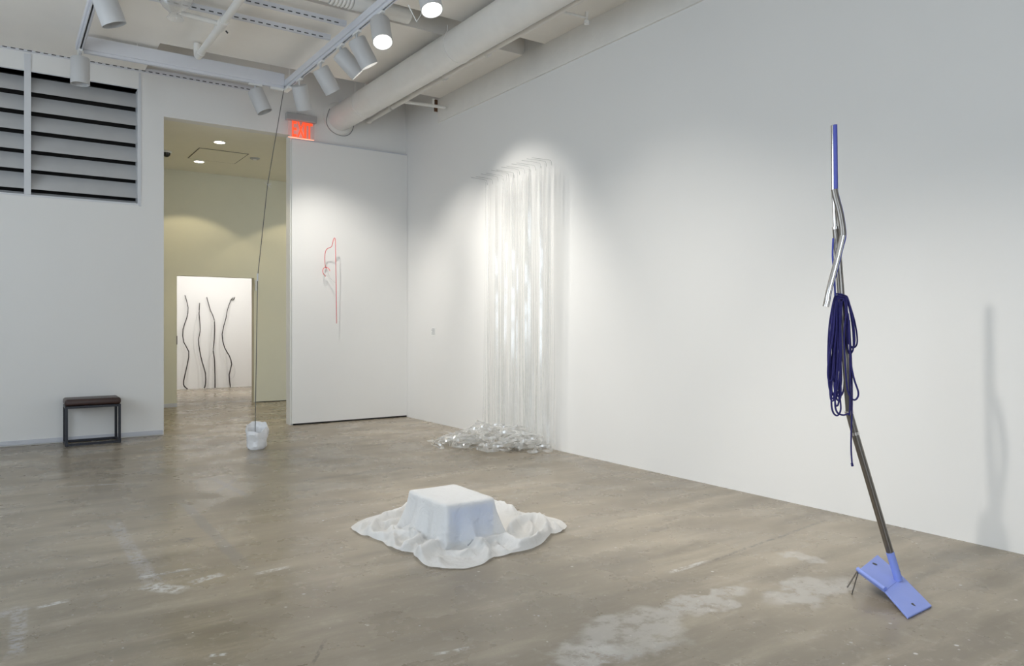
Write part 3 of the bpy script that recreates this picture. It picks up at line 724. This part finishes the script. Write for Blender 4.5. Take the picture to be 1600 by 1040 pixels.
# ------------------------------------------------------------------ box under sheer cloth
KX0, KX1, KY0, KY1, KH = 2.125, 2.470, 3.775, 4.265, 0.262
kc = Vector(((KX0 + KX1) / 2, (KY0 + KY1) / 2, 0))
kb = thing('foam_block', 'white block with one blue side under the sheer cloth', 'block', kc)
B('body', 'plaster', (KX0 - kc.x + .012, KX1 - kc.x - .012, KY0 - kc.y + .012, KY1 - kc.y - .012, .03, KH - .008), kb, bevel=.008)
B('blue_face', 'foam', (KX0 - kc.x + .03, KX1 - kc.x - .015, KY0 - kc.y + .005, KY0 - kc.y + .0115, .035, KH - .03), kb)
B('base', 'black', (KX0 - kc.x + .03, KX1 - kc.x - .03, KY0 - kc.y + .03, KY1 - kc.y - .03, 0, .03), kb)
OUT = [(548, 824), (560, 834), (574, 840), (599, 847), (610, 856), (627, 864), (646, 864), (650, 874), (668, 885), (692, 888.5), (729, 888.5), (752, 882.5), (772, 871), (800, 866), (831, 859.5), (853, 846), (861, 836), (877, 832), (886, 822), (876, 813), (850, 806), (825, 803), (800, 797), (770, 783), (735, 775), (700, 772), (660, 783), (625, 793), (598, 803), (572, 810)]
ang_r = sorted((math.atan2((p - kc).y, (p - kc).x), (p - kc).length) for p in (on_z(x, y, .004) for x, y in OUT))
def R_out(a):
    n = len(ang_r)
    for i in range(n):
        a0, r0 = ang_r[i]; a1, r1 = ang_r[(i + 1) % n]
        if i == n - 1: a1 += 2 * math.pi
        aa = a if a >= a0 else a + 2 * math.pi
        if a0 <= aa <= a1:
            t = (aa - a0) / max(1e-6, a1 - a0); return r0 + (r1 - r0) * t
    return ang_r[0][1]
def r_box(a, hx, hy):
    c, s = abs(math.cos(a)), abs(math.sin(a)); n = 14
    return ((c / hx) ** n + (s / hy) ** n) ** (-1 / n)
hx, hy = (KX1 - KX0) / 2, (KY1 - KY0) / 2
NA, NI, NS, NO = 300, 10, 14, 40
bm = bmesh.new(); rings = []
RIDGES = [   # crest lines of the folds: photo points, height, half width
    ([(648, 857), (673, 845), (701, 838), (733, 836), (752, 841)], .075, .048), ([(752, 843), (760, 856), (766, 868)], .035, .03),
    ([(752, 838), (768, 835), (791, 834), (814, 843), (840, 834), (854, 823)], .065, .042), ([(798, 816), (806, 806), (813, 799)], .085, .030),
    ([(814, 806), (842, 801), (854, 815), (858, 832)], .075, .034), ([(842, 801), (865, 815), (882, 821)], .045, .030),
    ([(636, 785), (627, 795), (604, 800), (588, 809), (574, 829)], .060, .034), ([(639, 797), (637, 811), (650, 827)], .080, .028),
    ([(576, 829), (599, 832), (622, 829), (646, 832)], .050, .030), ([(606, 843), (627, 848), (648, 841), (660, 829)], .060, .034),
    ([(560, 822), (580, 812), (604, 815), (622, 808)], .040, .026), ([(655, 868), (690, 860), (722, 862), (748, 853)], .030, .030),
    ([(650, 845), (655, 858), (653, 870)], .035, .022), ([(800, 856), (825, 850), (846, 838)], .040, .026), ([(862, 812), (872, 826)], .03, .02),
    ([(720, 772), (760, 778), (800, 790)], .06, .04), ([(700, 775), (665, 780), (640, 790)], .06, .04), ([(612, 822), (616, 838), (611, 850)], .045, .022),
    ([(690, 852), (684, 868), (690, 882)], .018, .03), ([(770, 836), (776, 850), (790, 858)], .03, .026), ([(825, 808), (832, 822), (826, 838)], .045, .022)]
SEGS = []
for pl, h_, w_2 in RIDGES:
    q = [on_z(x, y, h_) - kc for x, y in pl]
    q = smooth_path([Vector((v.x, v.y, 0)) for v in q], 4)
    SEGS += [(q[i], q[i + 1], h_, w_2) for i in range(len(q) - 1)]
def fold_z(x, y):
    best = {}
    tot = 0.0
    for A, D, h_, w_2 in SEGS:
        dx, dy = D.x - A.x, D.y - A.y; l2 = dx * dx + dy * dy + 1e-9
        t = max(0, min(1, ((x - A.x) * dx + (y - A.y) * dy) / l2))
        d2 = (x - A.x - dx * t) ** 2 + (y - A.y - dy * t) ** 2
        if d2 > 6 * w_2 * w_2: continue
        v = h_ * math.exp(-(d2 / (w_2 * w_2)) ** .85)
        k_ = (h_, w_2)
        if v > best.get(k_, 0): best[k_] = v
    return sum(v ** 4 for v in best.values()) ** .25 if best else 0.0
for i in range(NI + NS + NO + 1):
    ring = []
    for k in range(NA):
        a = -math.pi + 2 * math.pi * k / NA
        rb = r_box(a, hx, hy); ro = max(R_out(a), rb + .10)
        corner = (r_box(a, hx, hy) / math.hypot(hx, hy)) ** 6
        flare = .050 + .055 * corner + .012 * math.sin(7 * a)
        rq = rb + .004 + flare; zf = max(.03, fold_z(rq * math.cos(a), rq * math.sin(a)))
        if i <= NI:
            r = rb * i / NI; z = KH + .001 * math.sin(9 * r * 10 + a)
            if i == NI: z -= .004
        elif i <= NI + NS:
            s = (i - NI) / NS
            r = rb + .004 + flare * s ** 1.6; z = KH - (KH - zf) * s
            r += .010 * math.sin(11 * a + 2.3 * math.sin(3 * a)) * s
        else:
            s = (i - NI - NS) / NO
            r0_ = rb + .004 + flare; r = r0_ + (ro - r0_) * s
            x, y = r * math.cos(a), r * math.sin(a); q = Vector((x, y, 0))
            wv_ = noise.noise_vector(q * 9) * .010
            z = fold_z(x + wv_.x, y + wv_.y) + .008 + .009 * noise.noise(q * 16) + .004 * noise.noise(q * 40)
            kk = min(1, s * 6); z = zf * (1 - kk) + z * kk
            if s > .86: z = z * (1 - (s - .86) / .14 * .8) + .006 * (s - .86) / .14
            z = max(z, .005)
        x, y = r * math.cos(a), r * math.sin(a)
        ring.append(bm.verts.new((x, y, z)) if i else None)
    rings.append(ring)
c0 = bm.verts.new((0, 0, KH))
for k in range(NA): bm.faces.new((c0, rings[1][k], rings[1][(k + 1) % NA]))
for A, D in zip(rings[1:], rings[2:]):
    for k in range(NA): bm.faces.new((A[k], A[(k + 1) % NA], D[(k + 1) % NA], D[k]))
kl = obj('draped_cloth', bm, 'cloth', smooth=False)
kl.data.polygons.foreach_set('use_smooth', [True] * len(kl.data.polygons))
kl.location = kc; tag(kl, 'sheer white cloth draped over a block and bunched on the floor', 'cloth')

# ------------------------------------------------------------------ pole sculpture
PD = 3.68
foot = on_z(1400, 930, 0)
ps = thing('pole_sculpture', 'tall bent steel pole standing on a folded blue metal plate', 'sculpture', foot)
def P(x, y, d=PD): return at_d(x, y, d) - foot
def slab(name, corners, th, holes=()):
    cs = [Vector(c) for c in corners]; n = (cs[1] - cs[0]).cross(cs[3] - cs[0]).normalized()
    if n.z < 0: n = -n
    bm = bmesh.new(); T_ = [bm.verts.new(c) for c in cs]; U_ = [bm.verts.new(c - n * th) for c in cs]
    bm.faces.new(T_); bm.faces.new(U_[::-1])
    for i in range(4): bm.faces.new((T_[i], U_[i], U_[(i + 1) % 4], T_[(i + 1) % 4]))
    o = obj(name, bm, 'blue', ps, bevel=.0025)
    for (u, v, rr) in holes:
        c = cs[0].lerp(cs[1], u).lerp(cs[3].lerp(cs[2], u), v); e1 = (cs[1] - cs[0]).normalized(); e2 = n.cross(e1)
        bm = bmesh.new(); vs = [bm.verts.new(c + n * .0012 + (e1 * math.cos(t) * rr + e2 * math.sin(t) * rr)) for t in [2 * math.pi * k / 16 for k in range(16)]]
        lo_ = [bm.verts.new(q.co - n * .003) for q in vs]; bm.faces.new(vs)
        for k in range(16): bm.faces.new((vs[k], lo_[k], lo_[(k + 1) % 16], vs[(k + 1) % 16]))
        obj('bolt_hole', bm, 'slot', o)
    return o
e_ = on_z(1419, 964, .010) - foot; f_ = on_z(1456, 945.5, .010) - foot
c_ = on_z(1383, 923, .050) - foot; d__ = on_z(1411, 900, .050) - foot
b_ = on_z(1340, 891, .095) - foot; a_ = on_z(1371, 866, .095) - foot
slab('plate_flap', (c_, d__, f_, e_), .010, [(.5, .78, .013)])
slab('plate_flap', (b_, a_, d__, c_), .010, [(.62, .18, .012)])
Tb('edge_tube', 'blue', [b_ + Vector((0, 0, .008)), c_ + Vector((0, 0, .010))], .011, ps, 12)
Tb('peg', 'steel', [b_ + Vector((0, 0, .0)), on_z(1324, 917, .002) - foot], .0035, ps, 6)
Tb('peg', 'steel', [b_ + Vector((.01, 0, .0)), on_z(1331, 928, .002) - foot], .003, ps, 6)
s0 = on_z(1404, 906, .052); sdep = (s0.x * math.sin(TH) + s0.y * math.cos(TH)); s0 = s0 - foot
def Q(x, y, dd=0.0): return at_d(x, y, sdep + dd) - foot
Tb('socket', 'blue', [s0, Q(1390.5, 862)], .019, ps, 18)
Tb('lower_pole', 'steel', [Q(1391.5, 865), Q(1335.5, 676), Q(1327, 645)], .0175, ps, 18)
for (xa, ya, xb, yb) in ((1336.3, 679, 1335, 674.5), (1327.5, 646, 1326, 641)): Tb('joint_ring', 'chrome', [Q(xa, ya), Q(xb, yb)], .0205, ps, 18)
Tb('middle_pole', 'steel', [Q(1327, 645), Q(1321, 560), Q(1313.5, 452), Q(1306, 356)], .0165, ps, 18)
Tb('joint_ring', 'chrome', [Q(1306.2, 358), Q(1305.8, 354)], .018, ps, 18)
Tb('upper_pole', 'chrome', [Q(1305.8, 356), Q(1303, 300), Q(1302.3, 196)], .0125, ps, 16)
Tb('blue_tube', 'bluetube', [Q(1306, 300, -.01), Q(1304.8, 195, -.01)], .0105, ps, 16)
Tb('handlebar', 'steel', smooth_path([Q(1303.5, 296, -.035), Q(1307, 312, -.04), Q(1312, 331, -.045), Q(1316, 354, -.05), Q(1317, 368, -.05)], 6), .0150, ps, 16)
Tb('handlebar_grip', 'chrome', smooth_path([Q(1317, 366, -.05), Q(1312.5, 386, -.05), Q(1304.5, 418, -.05), Q(1296, 450, -.05), Q(1290.5, 477, -.05)], 5), .0140, ps, 16)
Tb('grip_end', 'chrome', [Q(1292.8, 467, -.05), Q(1290, 479, -.05)], .0152, ps, 16)
Tb('blue_reflection', 'bluetube', smooth_path([Q(1307.5, 296, -.04), Q(1311.5, 312, -.045), Q(1316.5, 331, -.05), Q(1320.3, 354, -.055), Q(1321, 370, -.055), Q(1316.5, 388, -.055), Q(1308.5, 420, -.055), Q(1299.5, 452, -.055), Q(1296, 470, -.055)], 5), .0042, ps, 8)  # blue edge reflection of the bar, modelled as a thin blue tube
# rope
rtop = Q(1317, 462, -.03) + foot
rp = thing('rope_coil', 'navy blue rope coiled and hung over the steel pole', 'rope', rtop)
def K(x, y, dd=0.0): return at_d(x, y, sdep + dd) - rtop
random.seed(3)
bm = bmesh.new()
def rope(pts, closed=False): tube(bm, smooth_path(pts, 6, closed), .0044, 6, closed)
loops = []
for k in range(9):
    xt = random.uniform(1304, 1315); xb = random.uniform(1301, 1313); yb = random.uniform(575, 636); wd = random.uniform(3, 9)
    dz = random.choice((.030, .040, .024, .05, -.034)); loops.append((xt, xb, yb, wd, dz))
for xt, xb, yb, wd, dz in loops:
    xm = (xt + xb) / 2
    rope([K(xt, 463, dz), K(xm - wd * .8, 500, dz - .006), K(xb - wd, (500 + yb) / 2, dz), K(xb - wd * .9, yb - 10, dz), K(xb, yb, dz - .004), K(xb + wd * .8, yb - 12, dz - .008), K(xm + wd * .9, (500 + yb) / 2, dz - .01), K(xm + wd * .7, 495, dz - .008)], True)
hx_ = [[(1322, 463), (1329, 480), (1336, 505), (1339.5, 530), (1337, 541), (1330, 541), (1325, 530), (1323, 500)],
       [(1321, 463), (1328, 485), (1333, 520), (1333, 545), (1328, 552), (1324.5, 545), (1323, 515), (1321, 485)],
       [(1323, 464), (1331, 490), (1335, 520), (1335, 538), (1331, 543), (1327, 535), (1325, 505)],
       [(1306, 470), (1302, 520), (1295, 560), (1293.5, 585), (1296, 595), (1300, 590), (1302, 565), (1307, 510)],
       [(1305, 470), (1303, 530), (1298, 580), (1300, 612), (1306, 618), (1312, 600), (1311, 540)],
       [(1307, 480), (1302, 560), (1299, 620), (1301, 642), (1308, 649), (1313.5, 640), (1312, 620), (1307, 605)],
       [(1316, 470), (1311, 560), (1305, 620), (1307, 642), (1316, 648), (1324, 646), (1328, 640), (1328, 560), (1326, 500)],
       [(1325, 490), (1329, 560), (1334, 590), (1341, 612), (1339, 622), (1333, 624), (1326, 614), (1322, 590), (1319, 520)]]
for j, lp_ in enumerate(hx_): rope([K(x, y, -.03 - .006 * (j % 4)) for x, y in lp_], True)
for j in range(3):     # top turns round the pole
    y = 462 + 3.2 * j
    pts = []
    for i in range(10):
        a = 2 * math.pi * i / 10; pts.append(K(1314 + 9.5 * math.cos(a), y + 2.5 * math.sin(a) + 2 * math.cos(a), .042 * math.sin(a)))
    rope(pts, True)
obj('coils', bm, 'rope', rp, smooth=True)
Tb('upper_line', 'bluetube', smooth_path([K(1302, 372, -.018), K(1301, 400, -.02), K(1303.5, 430, -.025), K(1305, 462, -.03)], 5), .0046, rp, 6)
Tb('tail', 'rope', smooth_path([K(1327, 500, -.03), K(1330, 560, -.03), K(1331.5, 620, -.04), K(1330, 680, -.035), K(1330, 705, -.03), K(1331.5, 725, -.03)], 5), .0038, rp, 6)
Tb('tail_knot', 'rope', [K(1331, 723, -.03), K(1332, 728, -.03)], .006, rp, 8)
